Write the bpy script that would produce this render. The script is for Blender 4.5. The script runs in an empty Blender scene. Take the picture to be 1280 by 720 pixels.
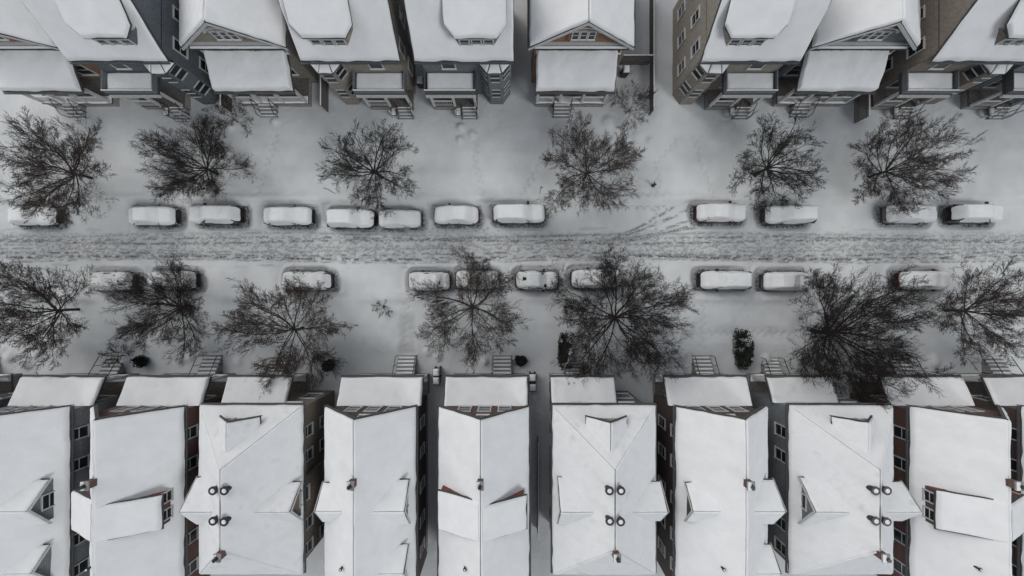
import bpy, math, random
import numpy as np
from mathutils import Vector, Matrix
random.seed(7)
S=bpy.context.scene
CAMH=36.0
# ---------------------------------------------------------------- noise
_r=np.random.RandomState(3); _T=_r.rand(256,256)
def vn(x,y,s=0):
    x=np.asarray(x,float)+s*17.3; y=np.asarray(y,float)+s*9.1
    xi=np.floor(x).astype(int); yi=np.floor(y).astype(int)
    fx=x-xi; fy=y-yi; fx=fx*fx*(3-2*fx); fy=fy*fy*(3-2*fy)
    a=_T[xi%256,yi%256]; b=_T[(xi+1)%256,yi%256]; c=_T[xi%256,(yi+1)%256]; d=_T[(xi+1)%256,(yi+1)%256]
    return (a*(1-fx)+b*fx)*(1-fy)+(c*(1-fx)+d*fx)*fy
def fbm(x,y,o=3,s=0):
    r=0;a=1;t=0
    for i in range(o):
        r=r+a*vn(x*2**i,y*2**i,s+i); t+=a; a*=.5
    return r/t
def sm(a,b,x):
    t=np.clip((x-a)/(b-a),0,1); return t*t*(3-2*t)
# ---------------------------------------------------------------- materials
def mat(name,build):
    m=bpy.data.materials.new(name); m.use_nodes=True
    nt=m.node_tree; b=nt.nodes['Principled BSDF']; build(nt,b); return m
def N(nt,t,**k):
    n=nt.nodes.new(t)
    for a,v in k.items():
        if a in n.inputs: n.inputs[a].default_value=v
        else: setattr(n,a,v)
    return n
def L(nt,a,b): nt.links.new(a,b)
def coord(nt): return N(nt,'ShaderNodeTexCoord').outputs['Object']
def noise(nt,co,scale,detail=4,rough=.55):
    n=N(nt,'ShaderNodeTexNoise'); n.inputs['Scale'].default_value=scale; n.inputs['Detail'].default_value=min(detail,2)
    n.inputs['Roughness'].default_value=rough
    L(nt,co,n.inputs['Vector']); return n.outputs['Fac']
def ramp(nt,fac,p0,c0,p1,c1):
    r=N(nt,'ShaderNodeValToRGB'); e=r.color_ramp.elements
    e[0].position=p0; e[0].color=(*c0,1); e[1].position=p1; e[1].color=(*c1,1)
    L(nt,fac,r.inputs[0]); return r.outputs[0]
def mixc(nt,f,a,b):
    m=N(nt,'ShaderNodeMix',data_type='RGBA')
    if isinstance(f,float): m.inputs[0].default_value=f
    else: L(nt,f,m.inputs[0])
    for i,v in ((6,a),(7,b)):
        if isinstance(v,tuple): m.inputs[i].default_value=(*v,1)
        else: L(nt,v,m.inputs[i])
    return m.outputs[2]
def math_(nt,op,a,b=None):
    m=N(nt,'ShaderNodeMath',operation=op)
    for i,v in ((0,a),(1,b)):
        if v is None: continue
        if isinstance(v,(int,float)): m.inputs[i].default_value=v
        else: L(nt,v,m.inputs[i])
    return m.outputs[0]
def bump(nt,b,h,strength,dist=.05):
    n=N(nt,'ShaderNodeBump'); n.inputs['Strength'].default_value=strength; n.inputs['Distance'].default_value=dist
    L(nt,h,n.inputs['Height']); L(nt,n.outputs[0],b.inputs['Normal'])
def snowmat(name,base,var=.1,patch=0):
    def f(nt,b):
        co=coord(nt)
        n=noise(nt,co,.9,2,.6)
        c=ramp(nt,n,.3,tuple(c*(1-var) for c in base),.65,base)
        if patch:
            p=ramp(nt,n,.56,(0,0,0),.78,(patch,patch,patch))
            c=mixc(nt,p,c,(.3,.3,.3))
        L(nt,c,b.inputs['Base Color']); b.inputs['Roughness'].default_value=.8
        b.inputs['Specular IOR Level'].default_value=.0
        bump(nt,b,noise(nt,co,4,2,.65),.28,.07)
    return mat(name,f)
M={}
M['snow']=snowmat('roof_snow',(.81,.835,.85),.06)
M['snowp']=snowmat('roof_snow_thin',(.78,.805,.82),.08,.3)
M['snowcar']=snowmat('car_snow',(.76,.79,.80),.08)
def fg(nt,b):
    co=coord(nt)
    av=N(nt,'ShaderNodeAttribute',attribute_name='var')
    c=ramp(nt,av.outputs['Fac'],0,(.53,.56,.57),1,(.70,.73,.74))
    n=noise(nt,co,6,2,.8)
    c=mixc(nt,ramp(nt,n,.64,(0,0,0),.78,(.3,.3,.3)),c,(.28,.28,.27))
    at=N(nt,'ShaderNodeAttribute',attribute_name='dirt_shade')
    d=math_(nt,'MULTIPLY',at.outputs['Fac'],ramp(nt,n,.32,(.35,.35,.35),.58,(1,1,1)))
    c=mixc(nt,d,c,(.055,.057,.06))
    L(nt,c,b.inputs['Base Color']); b.inputs['Roughness'].default_value=.8; b.inputs['Specular IOR Level'].default_value=.0
    bump(nt,b,noise(nt,co,3.2,2,.7),.5,.1)
M['ground']=mat('snow_ground',fg)
def flat(name,c,r=.7,v=.25,sc=6,metal=0,bs=.2):
    def f(nt,b):
        co=coord(nt)
        L(nt,ramp(nt,noise(nt,co,sc,2,.65),.3,tuple(x*(1-v) for x in c),.7,tuple(min(1,x*(1+v)) for x in c)),b.inputs['Base Color'])
        b.inputs['Roughness'].default_value=r; b.inputs['Metallic'].default_value=metal
    return mat(name,f)
M['shingle']=flat('dark_roof_shingle',(.055,.055,.06),.9,.4,12)
M['gutter']=flat('gutter_metal',(.075,.078,.082),.5)
M['trim']=flat('white_trim',(.50,.51,.51),.6,.12)
M['trimdark']=flat('dark_trim',(.07,.065,.06),.6)
M['deck']=flat('deck_wood',(.12,.11,.10),.8,.35)
M['conc']=flat('concrete',(.26,.26,.26),.9)
M['rubber']=flat('tyre_rubber',(.02,.02,.02),.85)
M['metal']=flat('galvanised_metal',(.16,.16,.165),.45,.2,8,.6)
M['black']=flat('black_metal',(.02,.02,.022),.5)
M['glass']=flat('window_glass',(.02,.025,.03),.12,.3,2,0,.02)
M['red']=flat('red_brick_trim',(.17,.05,.04),.8)
M['hyd']=flat('hydrant_paint',(.05,.035,.03),.5)
M['leaf']=flat('evergreen_leaf',(.018,.024,.018),.8,.6,9)
M['lamp']=flat('headlamp_lens',(.45,.46,.46),.15)
M['tail']=flat('tail_lamp_lens',(.2,.02,.02),.2)
def siding(name,c,pitch=.16):
    def f(nt,b):
        co=coord(nt); s=N(nt,'ShaderNodeSeparateXYZ'); L(nt,co,s.inputs[0])
        fr=math_(nt,'FRACT',math_(nt,'DIVIDE',s.outputs[2],pitch))
        cc=ramp(nt,noise(nt,co,5,2,.6),.3,tuple(x*.75 for x in c),.7,tuple(x*1.15 for x in c))
        k=ramp(nt,fr,.0,(.8,.8,.8),.16,(0,0,0))
        L(nt,mixc(nt,k,cc,tuple(x*.25 for x in c)),b.inputs['Base Color']); b.inputs['Roughness'].default_value=.75
    return mat(name,f)
def brick(name,c1,c2):
    def f(nt,b):
        co=coord(nt); s=N(nt,'ShaderNodeSeparateXYZ'); L(nt,co,s.inputs[0])
        cb=N(nt,'ShaderNodeCombineXYZ'); L(nt,math_(nt,'ADD',s.outputs[0],s.outputs[1]),cb.inputs[0]); L(nt,s.outputs[2],cb.inputs[1])
        br=N(nt,'ShaderNodeTexBrick'); L(nt,cb.outputs[0],br.inputs['Vector'])
        br.inputs['Scale'].default_value=1; br.inputs['Brick Width'].default_value=.22; br.inputs['Row Height'].default_value=.075
        br.inputs['Mortar Size'].default_value=.008
        br.inputs['Color1'].default_value=(*c1,1); br.inputs['Color2'].default_value=(*c2,1); br.inputs['Mortar'].default_value=(.14,.13,.125,1)
        c=mixc(nt,math_(nt,'MULTIPLY',noise(nt,co,2.5,2,.7),.6),br.outputs['Color'],tuple(x*.4 for x in c1))
        L(nt,c,b.inputs['Base Color']); b.inputs['Roughness'].default_value=.9
    return mat(name,f)
M['w_brown']=siding('brown_shingle_siding',(.27,.16,.105),.2)
M['w_cream']=siding('cream_siding',(.27,.25,.22))
M['w_grey']=siding('grey_siding',(.17,.19,.21))
M['w_tan']=siding('taupe_siding',(.20,.175,.15))
M['w_blue']=siding('blue_siding',(.11,.13,.15))
M['brick']=brick('brown_brick',(.085,.058,.05),(.058,.043,.038))
M['brick2']=brick('red_brick',(.15,.072,.06),(.105,.052,.045))
def fb(nt,b):
    co=coord(nt); g=N(nt,'ShaderNodeNewGeometry'); s=N(nt,'ShaderNodeSeparateXYZ'); L(nt,g.outputs['Normal'],s.inputs[0])
    n=noise(nt,co,5,2,.7)
    c=ramp(nt,n,.3,(.016,.014,.013),.7,(.045,.040,.037))
    k=math_(nt,'MULTIPLY',ramp(nt,s.outputs[2],.70,(0,0,0),.95,(1,1,1)),ramp(nt,n,.54,(0,0,0),.68,(.4,.4,.4)))
    L(nt,mixc(nt,k,c,(.5,.51,.52)),b.inputs['Base Color']); b.inputs['Roughness'].default_value=.9
M['bark']=mat('bark',fb)
def plain(name,c):
    def f(nt,b):
        o=N(nt,'ShaderNodeObjectInfo')
        L(nt,ramp(nt,o.outputs['Random'],0,tuple(x*.85 for x in c),1,tuple(x*1.2 for x in c)),b.inputs['Base Color']); b.inputs['Roughness'].default_value=.9; b.inputs['Specular IOR Level'].default_value=.1
    return mat(name,f)
for nm,c in (('twig_brown',(.060,.048,.043)),('twig_green',(.034,.040,.034)),('twig_dark',(.030,.025,.024))):
    M[nm]=plain(nm,c)
def paint(name,c):
    def f(nt,b):
        L(nt,ramp(nt,noise(nt,coord(nt),4,2,.7),.3,tuple(x*.8 for x in c),.75,tuple(min(1,x*1.1+.02) for x in c)),b.inputs['Base Color'])
        b.inputs['Roughness'].default_value=.35
    return mat(name,f)
PAINT=[paint('paint_black',(.015,.015,.017)),paint('paint_grey',(.05,.053,.056)),paint('paint_silver',(.2,.21,.22)),paint('paint_blue',(.02,.03,.05)),paint('paint_maroon',(.06,.02,.02))]
# ---------------------------------------------------------------- mesh helpers
def new_obj(name,V,F,m,parent=None,smooth=False):
    me=bpy.data.meshes.new(name)
    if isinstance(V,np.ndarray) and isinstance(F,np.ndarray):
        me.vertices.add(len(V)); me.vertices.foreach_set('co',V.astype(np.float32).ravel())
        k=F.shape[1]
        me.loops.add(F.size); me.loops.foreach_set('vertex_index',F.astype(np.int32).ravel())
        me.polygons.add(len(F)); me.polygons.foreach_set('loop_start',np.arange(0,F.size,k,dtype=np.int32))
        me.update(calc_edges=True)
    else: me.from_pydata([tuple(v) for v in V],[],F)
    me.validate()
    if smooth: me.polygons.foreach_set('use_smooth',[True]*len(me.polygons))
    me.materials.append(m); o=bpy.data.objects.new(name,me); S.collection.objects.link(o)
    if parent is not None:
        o.parent=parent; o.location=-Vector(parent.location)
    return o
def empty(name,loc=(0,0,0)):
    e=bpy.data.objects.new(name,None); e.location=loc; e.empty_display_size=.3; S.collection.objects.link(e); return e
class Acc:
    def __init__(s): s.V=[];s.F=[]
    def poly(s,pts):
        n=len(s.V); s.V+=[tuple(p) for p in pts]; s.F.append(tuple(range(n,n+len(pts))))
    def hexa(s,p):
        n=len(s.V); s.V+=[tuple(q) for q in p]
        for f in ((0,1,2,3),(4,7,6,5),(0,4,5,1),(1,5,6,2),(2,6,7,3),(3,7,4,0)): s.F.append(tuple(n+i for i in f))
    def box(s,x0,x1,y0,y1,z0,z1):
        s.hexa([(x0,y0,z0),(x1,y0,z0),(x1,y1,z0),(x0,y1,z0),(x0,y0,z1),(x1,y0,z1),(x1,y1,z1),(x0,y1,z1)])
    def cyl(s,c,r,z0,z1,n=14,r2=None):
        r2=r if r2 is None else r2; b=len(s.V)
        for i in range(n):
            a=2*math.pi*i/n; s.V.append((c[0]+r*math.cos(a),c[1]+r*math.sin(a),z0))
        for i in range(n):
            a=2*math.pi*i/n; s.V.append((c[0]+r2*math.cos(a),c[1]+r2*math.sin(a),z1))
        for i in range(n): j=(i+1)%n; s.F.append((b+i,b+j,b+n+j,b+n+i))
        s.F.append(tuple(b+i for i in range(n))[::-1]); s.F.append(tuple(b+n+i for i in range(n)))
    def cyly(s,c,r,w,n=18,axis=1):
        b=len(s.V)
        for k in (-1,1):
            for i in range(n):
                a=2*math.pi*i/n; p=[c[0]+r*math.cos(a),c[1]+k*w/2,c[2]+r*math.sin(a)]; s.V.append(tuple(p))
        for i in range(n): j=(i+1)%n; s.F.append((b+i,b+j,b+n+j,b+n+i))
        s.F.append(tuple(b+i for i in range(n))[::-1]); s.F.append(tuple(b+n+i for i in range(n)))
_seed=[0]
def slab_geo(a,b,c,d,T,rnd=(1,1,1,1),lift=.004,step=.17,courses=0):
    a,b,c,d=[np.array(p,float) for p in (a,b,c,d)]
    _seed[0]+=1; sd=_seed[0]
    n=np.cross(b-a,d-a)
    if np.linalg.norm(n)<1e-6: n=np.cross(b-a,c-a)
    n/=np.linalg.norm(n)
    if n[2]<0: n=-n
    Ls=max(np.linalg.norm(b-a),np.linalg.norm(c-d)); Lt=max(np.linalg.norm(d-a),np.linalg.norm(c-b))
    def par(Lx):
        k=max(4,int(Lx/step)); e=[0,.025/Lx,.07/Lx,.14/Lx] if Lx>.8 else [0,.05,.15]
        if Lx<.8: k=max(2,int(Lx/step))
        mid=np.linspace(e[-1]+.5/max(k,4),1-e[-1]-.5/max(k,4),k)
        return np.array(e+list(mid)+[1-q for q in e[::-1]])
    s=par(Ls); t=par(Lt)
    SS,TT=np.meshgrid(s,t,indexing='ij')
    ds=np.minimum(np.where(rnd[3],SS,9)*Ls,np.where(rnd[1],1-SS,9)*Ls); dt=np.minimum(np.where(rnd[0],TT,9)*Lt,np.where(rnd[2],1-TT,9)*Lt)
    w=(1-TT)*np.linalg.norm(b-a)/Ls+TT*np.linalg.norm(c-d)/Ls
    e=np.minimum(ds*w,dt) if (rnd[1] or rnd[3]) else dt
    big=min(1,Ls/1.5,Lt/1.5)
    j1=1 if rnd[1]==1 else 0; j3=1 if rnd[3]==1 else 0
    t2=TT+(1-TT)**4*vn(SS*Ls*1.3,0*SS,sd)*.12*big/Lt*rnd[0]
    s2=SS+(1-SS)**4*vn(TT*Lt*1.5,0*SS,sd+3)*.07*big/Ls*j3-SS**4*vn(TT*Lt*1.5,0*SS,sd+5)*.07*big/Ls*j1
    P=(a[None,None]*((1-s2)*(1-t2))[...,None]+b*(s2*(1-t2))[...,None]+c*(s2*t2)[...,None]+d*((1-s2)*t2)[...,None])
    q=np.clip(e/.15,0,1); th=T*np.sqrt(1-(1-q)**2)*(.6+.8*fbm(P[...,0]/1.5,P[...,1]/1.5,3,3))+.02*q*fbm(P[...,0]/.3,P[...,1]/.3,2,5)
    if courses: th=th+q*.014*np.sin(TT*Lt*2*math.pi/.28)*sm(.35,.6,fbm(P[...,0]/2,P[...,1]/2,2,8))
    dz=np.array([0,0,1.0])
    P=P+n*lift+dz*th[...,None]
    ns,nt_=SS.shape; V=P.reshape(-1,3); I=np.arange(ns*nt_).reshape(ns,nt_)
    F=np.stack([I[:-1,:-1],I[1:,:-1],I[1:,1:],I[:-1,1:]],-1).reshape(-1,4)
    return V,F
def snow_slab(name,a,b,c,d,T,m,parent,**k):
    V,F=slab_geo(a,b,c,d,T,**k); return new_obj(name,V,F,m,parent,True)
# ---------------------------------------------------------------- house builder
class House:
    def __init__(s,name,cx,yf,dr,wall):
        s.cx=cx; s.yf=yf; s.dr=dr; s.A={}; s.wall=wall; s.e=empty(name,(cx,yf+dr*5,0)); s.sn='snow'; s.courses=0
        s.sv=[];s.sf=[];s.n=0; s.rv=[];s.rf=[];s.rn=0
    def acc(s,k): return s.A.setdefault(k,Acc())
    def pt(s,u,v,z): return (s.cx+u,s.yf+s.dr*v,z)
    def box(s,k,u0,u1,v0,v1,z0,z1):
        y=sorted((s.yf+s.dr*v0,s.yf+s.dr*v1)); s.acc(k).box(s.cx+u0,s.cx+u1,y[0],y[1],z0,z1)
    def snowbox(s,u0,u1,v0,v1,z,T=.12):
        V,F=slab_geo(s.pt(u0,v0,z),s.pt(u1,v0,z),s.pt(u1,v1,z),s.pt(u0,v1,z),T)
        s.sv.append(V); s.sf.append(F+s.n); s.n+=len(V)
    def plane(s,pts,T=.2,rnd=(1,1,1,1),th=.13,k=.035):
        P=[s.pt(*p) for p in pts]; v=[np.array(p) for p in P]
        n=np.cross(v[1]-v[0],v[3]-v[0]); 
        if np.linalg.norm(n)<1e-6: n=np.cross(v[1]-v[0],v[2]-v[0])
        n/=np.linalg.norm(n); n=n if n[2]>0 else -n
        s.acc('shingle').hexa([tuple(q-n*th) for q in v]+P)
        c=sum(v)/4
        w=[q+(c-q)/np.linalg.norm(c-q)*k for q in v]
        V,F=slab_geo(*w,T,rnd,.004,.16,s.courses)
        s.rv.append(V); s.rf.append(F+s.rn); s.rn+=len(V)
    def window(s,k,p,q,z,w,h,side='front'):
        t=.09
        def bx(key,a0,a1,o0,o1,z0,z1):
            if side=='front': s.box(key,p+a0,p+a1,q-o1,q-o0,z0,z1)
            elif side=='left': s.box(key,p-o1,p-o0,q+a0,q+a1,z0,z1)
            else: s.box(key,p+o0,p+o1,q+a0,q+a1,z0,z1)
        bx('glass',-w/2,w/2,.005,.02,z,z+h)
        bx(k,-w/2-t,-w/2,.004,.07,z,z+h); bx(k,w/2,w/2+t,.004,.07,z,z+h)
        bx(k,-w/2-t-.03,w/2+t+.03,.004,.09,z+h,z+h+t); bx(k,-w/2-t-.04,w/2+t+.04,.004,.13,z-t,z)
        bx(k,-w/2+.003,w/2-.003,.022,.045,z+h/2-.025,z+h/2+.025)
        if side=='front': s.snowbox(p-w/2-t,p+w/2+t,q-.12,q-.02,z+.003,.03)
    def dormer(s,f,pf,hw,ze,zr,pe,pr,zb,k='trim',side='front'):
        W=s.acc(s.wall)
        W.poly([s.pt(*f(pf,-hw,zb)),s.pt(*f(pf,hw,zb)),s.pt(*f(pf,hw,ze)),s.pt(*f(pf,0,zr-.05)),s.pt(*f(pf,-hw,ze))])
        for sg in (-1,1):
            W.poly([s.pt(*f(pf,sg*hw,zb)),s.pt(*f(pf,sg*hw,ze)),s.pt(*f(pe,sg*hw,ze))])
            o=.22; sl=(zr-ze)/hw
            pts=[f(pf+.25,sg*(hw+o),ze-o*sl),f(pe,sg*(hw+o),ze-o*sl),f(pr,0,zr),f(pf+.25,0,zr)]
            s.plane(pts,.16)
            a=f(pf+.27,sg*(hw+o),ze-o*sl-.14); b=f(pf+.27,0,zr-.14); a2=f(pf+.31,sg*(hw+o),ze-o*sl-.14); b2=f(pf+.31,0,zr-.14)
            s.acc(k).hexa([s.pt(*a),s.pt(*b),s.pt(*b2),s.pt(*a2),s.pt(a[0],a[1],a[2]+.17),s.pt(b[0],b[1],b[2]+.17),s.pt(b2[0],b2[1],b2[2]+.17),s.pt(a2[0],a2[1],a2[2]+.17)])
    def rail(s,u0,u1,v,z,k='trim'):
        s.box(k,u0,u1,v-.03,v+.03,z+.8,z+.86); s.box(k,u0,u1,v-.025,v+.025,z+.1,z+.15)
        n=max(2,int(abs(u1-u0)/.16))
        for i in range(n+1):
            u=u0+(u1-u0)*i/n; s.box(k,u-.018,u+.018,v-.018,v+.018,z+.15,z+.8)
        s.snowbox(u0,u1,v-.035,v+.035,z+.862,.05)
    def steps(s,uc,w,v0,v1,z,n=5,k='conc'):
        for i in range(n):
            a=v0+(v1-v0)*i/n; b=v0+(v1-v0)*(i+1)/n; zz=z*(1-(i+.6)/(n+.2))
            s.box(k,uc-w/2,uc+w/2,b,a,-.2,zz)
            s.snowbox(uc-w/2+.04,uc+w/2-.04,b+.11,a-.01,zz,.06)
        for sg in (-1,1):
            u=uc+sg*(w/2+.05)
            P=[]
            for (v,zz) in ((v0,z+.8),(v1,.75)): P.append((v,zz))
            s.acc('black').hexa([s.pt(u-.025,P[0][0],P[0][1]),s.pt(u+.025,P[0][0],P[0][1]),s.pt(u+.025,P[1][0],P[1][1]),s.pt(u-.025,P[1][0],P[1][1]),
              s.pt(u-.025,P[0][0],P[0][1]+.05),s.pt(u+.025,P[0][0],P[0][1]+.05),s.pt(u+.025,P[1][0],P[1][1]+.05),s.pt(u-.025,P[1][0],P[1][1]+.05)])
            for v,zz in ((v0,z+.8),((v0+v1)/2,(z+.8+.75)/2),(v1,.75)): s.box('black',u-.022,u+.022,v-.022,v+.022,0,zz)
    def porch(s,u0,u1,vf,vb,ze,zt,dz,su,sw,sl,k='trim',T=.22,np_=4,ns=5):
        s.plane([(u0,vf,ze),(u1,vf,ze),(u1,vb,zt),(u0,vb,zt)],T,(1,1,0,1))
        s.box(k,u0+.02,u1-.02,vf+.1,vf+.22,ze-.42,ze-.14)
        s.box('gutter',u0-.02,u1+.02,vf-.12,vf-.004,ze-.16,ze-.05)
        s.box('deck',u0+.2,u1-.2,vf+.3,vb,dz-.15,dz)
        s.box('conc',u0+.25,u1-.25,vf+.38,vb,-.3,dz-.153)
        s.snowbox(u0+.2,u1-.2,vf+.28,vf+1.0,dz,.07)
        for i in range(np_):
            u=u0+.35+(u1-u0-.7)*i/(np_-1); s.box(k,u-.11,u+.11,vf+.33,vf+.55,dz,ze-.425)
        a,b=su-sw/2-.1,su+sw/2+.1
        if a-u0>.8: s.rail(u0+.35,a,vf+.44,dz,k)
        if u1-b>.8: s.rail(b,u1-.35,vf+.44,dz,k)
        s.steps(su,sw,vf+.3,vf+.3-sl,dz,ns)
    def vent(s,u,v,z0,z1,r=.2):
        p=s.pt(u,v,0); A=s.acc('black'); A.cyl(p,r,z0,z1-.1,16); A.cyl(p,r*1.5,z1-.1,z1,16)
        B=s.acc('ventsnow'); B.cyl(p,r*.8,z1,z1+.07,14,r*.5)
    def chimney(s,u,v,z0,z1,w=.5,d=.7):
        s.box('brick2',u-w/2,u+w/2,v-d/2,v+d/2,z0,z1); s.box('conc',u-w/2-.06,u+w/2+.06,v-d/2-.06,v+d/2+.06,z1,z1+.1)
        p=s.pt(u,v,0); s.acc('black').cyl(p,.13,z1+.1,z1+.35,12); s.snowbox(u-w/2-.05,u-.0,v-d/2-.05,v+d/2+.05,z1+.1,.12)
    def done(s):
        K={'ventsnow':'snow'}
        for k,a in s.A.items():
            if a.F: new_obj({'glass':'windows','shingle':'roof','trim':'trim','black':'railings_and_vents','ventsnow':'vent_snow'}.get(k,k),a.V,a.F,M[K.get(k,k)],s.e)
        if s.sv: new_obj('ledge_snow',np.concatenate(s.sv),np.concatenate(s.sf),M['snow'],s.e,True)
        if s.rv: new_obj('roof_snow',np.concatenate(s.rv),np.concatenate(s.rf),M[s.sn],s.e,True)

def gable_body(h,hw,ov,v0,depth,he,hr,T=.24):
    sl=(hr-he)/hw; zw=he+ov*sl-.15
    h.box(h.wall,-hw+ov,hw-ov,v0,depth-.4,-.3,zw)
    W=h.acc(h.wall)
    for v in (v0,depth-.4): W.poly([h.pt(-hw+ov,v,zw),h.pt(hw-ov,v,zw),h.pt(0,v,hr-.15)])
    for sg in (-1,1):
        h.plane([(sg*hw,0,he),(sg*hw,depth,he),(0,depth,hr),(0,0,hr)],T)
        h.box('gutter',*sorted((sg*hw,sg*(hw+.1))),.02,depth,he-.16,he-.04)
        a=[(sg*hw,he),(0,hr)]
        h.acc('trimdark' if h.dr<0 else 'trim').hexa([h.pt(a[0][0],-.04,a[0][1]-.26),h.pt(0,-.04,hr-.26),h.pt(0,-.003,hr-.26),h.pt(a[0][0],-.003,a[0][1]-.26),
                            h.pt(a[0][0],-.04,a[0][1]-.02),h.pt(0,-.04,hr-.02),h.pt(0,-.003,hr-.02),h.pt(a[0][0],-.003,a[0][1]-.02)])
    h.box('shingle',-.04,.04,0,depth,hr-.02,hr+.05)

def bot_center(cx,wall='brick2',name='brick_house',dor='shed'):
    h=House(name,cx,-8.75,-1,wall)
    gable_body(h,3.6,.45,.45,16,5.8,9.0)
    h.porch(-3.5,3.6,-1.75,.45,3.2,4.1,.9,1.3,1.7,1.6)
    for u in (-1.6,0,1.6): h.window('trim',u,.45,4.6,.9,1.3)
    h.window('trim',0,.45,6.9,.8,.8)
    for u in (-1.9,1.9): h.window('trim',u,.45,1.4,1.2,1.4)
    h.box('deck',-.45,.45,.38,.446,.9,3.0)
    if dor=='shed':
        for sg in (-1,1):
            v0,v1=(5.9,8.6) if sg<0 else (6.25,8.6)
            W=h.acc(wall)
            for v in (v0,v1): W.poly([h.pt(sg*3.1,v,6.1),h.pt(sg*3.1,v,7.45),h.pt(sg*.5,v,8.6)])
            W.poly([h.pt(sg*3.1,v0,6.1),h.pt(sg*3.1,v1,6.1),h.pt(sg*3.1,v1,7.45),h.pt(sg*3.1,v0,7.45)])
            h.plane([(sg*3.35,v0-.12,7.42),(sg*3.35,v1+.12,7.42),(sg*.12,v1+.12,8.95),(sg*.12,v0-.12,8.95)],.2,(1,1,0,1))
            h.box('red',*sorted((sg*2.3,sg*3.1)),v0-.03,v0-.002,6.6,7.4)
            for v in (6.6,7.9): h.window('trim',sg*3.1,v,6.5,.7,.75,'left' if sg<0 else 'right')
    else:
        s1=lambda p,q,z:(p,6.9+q,z)
        h.dormer(s1,3.1,1.5,7.1,8.3,2.15,.8,6.0)
        h.window('trim',3.1,6.9,6.35,1.0,.9,'right')
        s2=lambda p,q,z:(-p,7.0+q,z)
        h.dormer(s2,3.0,1.3,7.0,8.1,2.25,1.0,6.1)
        s3=lambda p,q,z:(p,11.6+q,z)
        h.dormer(s3,3.0,1.2,7.0,8.0,2.25,1.1,6.1)
    for v in (2.5,5,8,11,13.5):
        for z in (1.5,4.2):
            h.window('trim',3.15,v,z,.8,1.3,'right'); h.window('trim',-3.15,v,z,.8,1.3,'left')
    h.chimney(0,4.4,8.3,9.6,.4,.5)
    h.vent(-1.2,11,7.6,8.5,.08)
    h.box('conc',3.16,3.22,1.0,15,-.3,.5)
    h.done(); return h
def bot_hip(cx,wall='w_blue',name='wooden_house'):
    h=House(name,cx,-8.6,-1,wall); h.sn='snowp'; h.courses=1
    hw,he,hr,D=4.05,6.0,9.2,13.2
    h.box(wall,-3.65,3.65,.4,D-.4,-.3,6.15)
    R2=(1,2,0,2)
    h.plane([(-hw,0,he),(hw,0,he),(.001,3.6,hr),(-.001,3.6,hr)],.17,R2,k=.0)
    h.plane([(-hw,D,he),(hw,D,he),(.001,D-4,hr),(-.001,D-4,hr)],.17,R2,k=.0)
    for sg in (-1,1):
        h.plane([(sg*hw,0,he),(sg*hw,D,he),(0,D-4,hr),(0,3.6,hr)],.17,(1,2,1,2),k=.0)
        h.box('gutter',*sorted((sg*hw,sg*(hw+.1))),.02,D,he-.16,he-.04)
    h.box('gutter',-hw,hw,-.1,-.004,he-.16,he-.04)
    h.box('shingle',-.04,.04,3.6,D-4,hr-.02,hr+.1)
    f=lambda p,q,z:(q-.1,-p,z)
    h.dormer(f,-.8,1.35,7.35,8.5,-1.5,-2.85,6.5,'trimdark'); h.window('trim',-.1,.8,6.75,1.0,.7)
    fl=lambda p,q,z:(-p,7.1+q,z); h.dormer(fl,3.45,1.6,6.9,8.3,2.8,1.1,6.1); h.window('trim',-3.45,7.1,6.3,1.0,.8,'left')
    fr=lambda p,q,z:(p,7.2+q,z); h.dormer(fr,3.95,1.3,6.8,8.1,2.9,1.3,4.5); h.window('trim',3.95,7.2,5.2,1.0,1.2,'right')
    h.box(wall,3.65,3.94,5.95,8.45,-.3,6.2)
    h.porch(-3.95,1.6,-1.6,.4,3.2,4.0,.8,-1.5,1.6,1.4)
    for u in (-2.2,2.3): h.window('trim',u,.4,4.2,1.1,1.3)
    h.window('trim',2.6,.4,1.4,1.2,1.4)
    for u,v in ((-.42,5.0),(.38,5.0),(-.4,7.1),(.36,7.15)): h.vent(u,v,8.6,9.45,.2)
    h.chimney(.05,9.5,8.2,9.6,.4,.45)
    for v in (2.5,4.5,10,12):
        for z in (1.4,4.1):
            h.window('trim',3.65,v,z,.8,1.3,'right'); h.window('trim',-3.65,v,z,.8,1.3,'left')
    h.done(); return h
def top_gable(cx,wall='w_brown',name='wooden_house'):
    h=House(name,cx,19.3,1,wall)
    gable_body(h,4.15,.5,.55,12,5.9,8.75)
    h.box('trim',-3.7,3.7,.40,.546,5.65,5.83)
    h.box('shingle',-3.8,3.8,.12,.55,5.45,5.6)
    h.snowbox(-3.7,3.7,.14,.38,5.601,.1)
    for u in (-.62,0,.62): h.window('trim',u,.40,6.4,.42,.85)
    h.box(wall,-1.15,1.15,.40,.545,6.15,7.5)
    A=h.acc('trim'); n=14
    for i in range(n):
        a0=math.pi*i/n; a1=math.pi*(i+1)/n
        def q(a,r,v): return h.pt(r*1.25*math.cos(a),v,7.32+r*.55*math.sin(a))
        A.hexa([q(a0,.82,.2),q(a1,.82,.2),q(a1,1,.2),q(a0,1,.2),q(a0,.82,.39),q(a1,.82,.39),q(a1,1,.39),q(a0,1,.39)])
    for u in (-3.0,3.0,-1.2,1.2): h.window('trim',u,.55,4.5,.75,.8)
    h.porch(-3.5,3.3,-2.1,.55,3.35,4.35,.8,-.85,1.5,.95,'trim',.42,4,4)
    for u in (-2.4,1.8): h.window('trim',u,.55,1.4,1.3,1.4)
    for v in (2.5,6,9):
        for z in (1.4,4.0):
            h.window('trim',3.65,v,z,.8,1.2,'right'); h.window('trim',-3.65,v,z,.8,1.2,'left')
    h.chimney(-1.5,7,7.5,9.6)
    h.done(); return h
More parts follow.
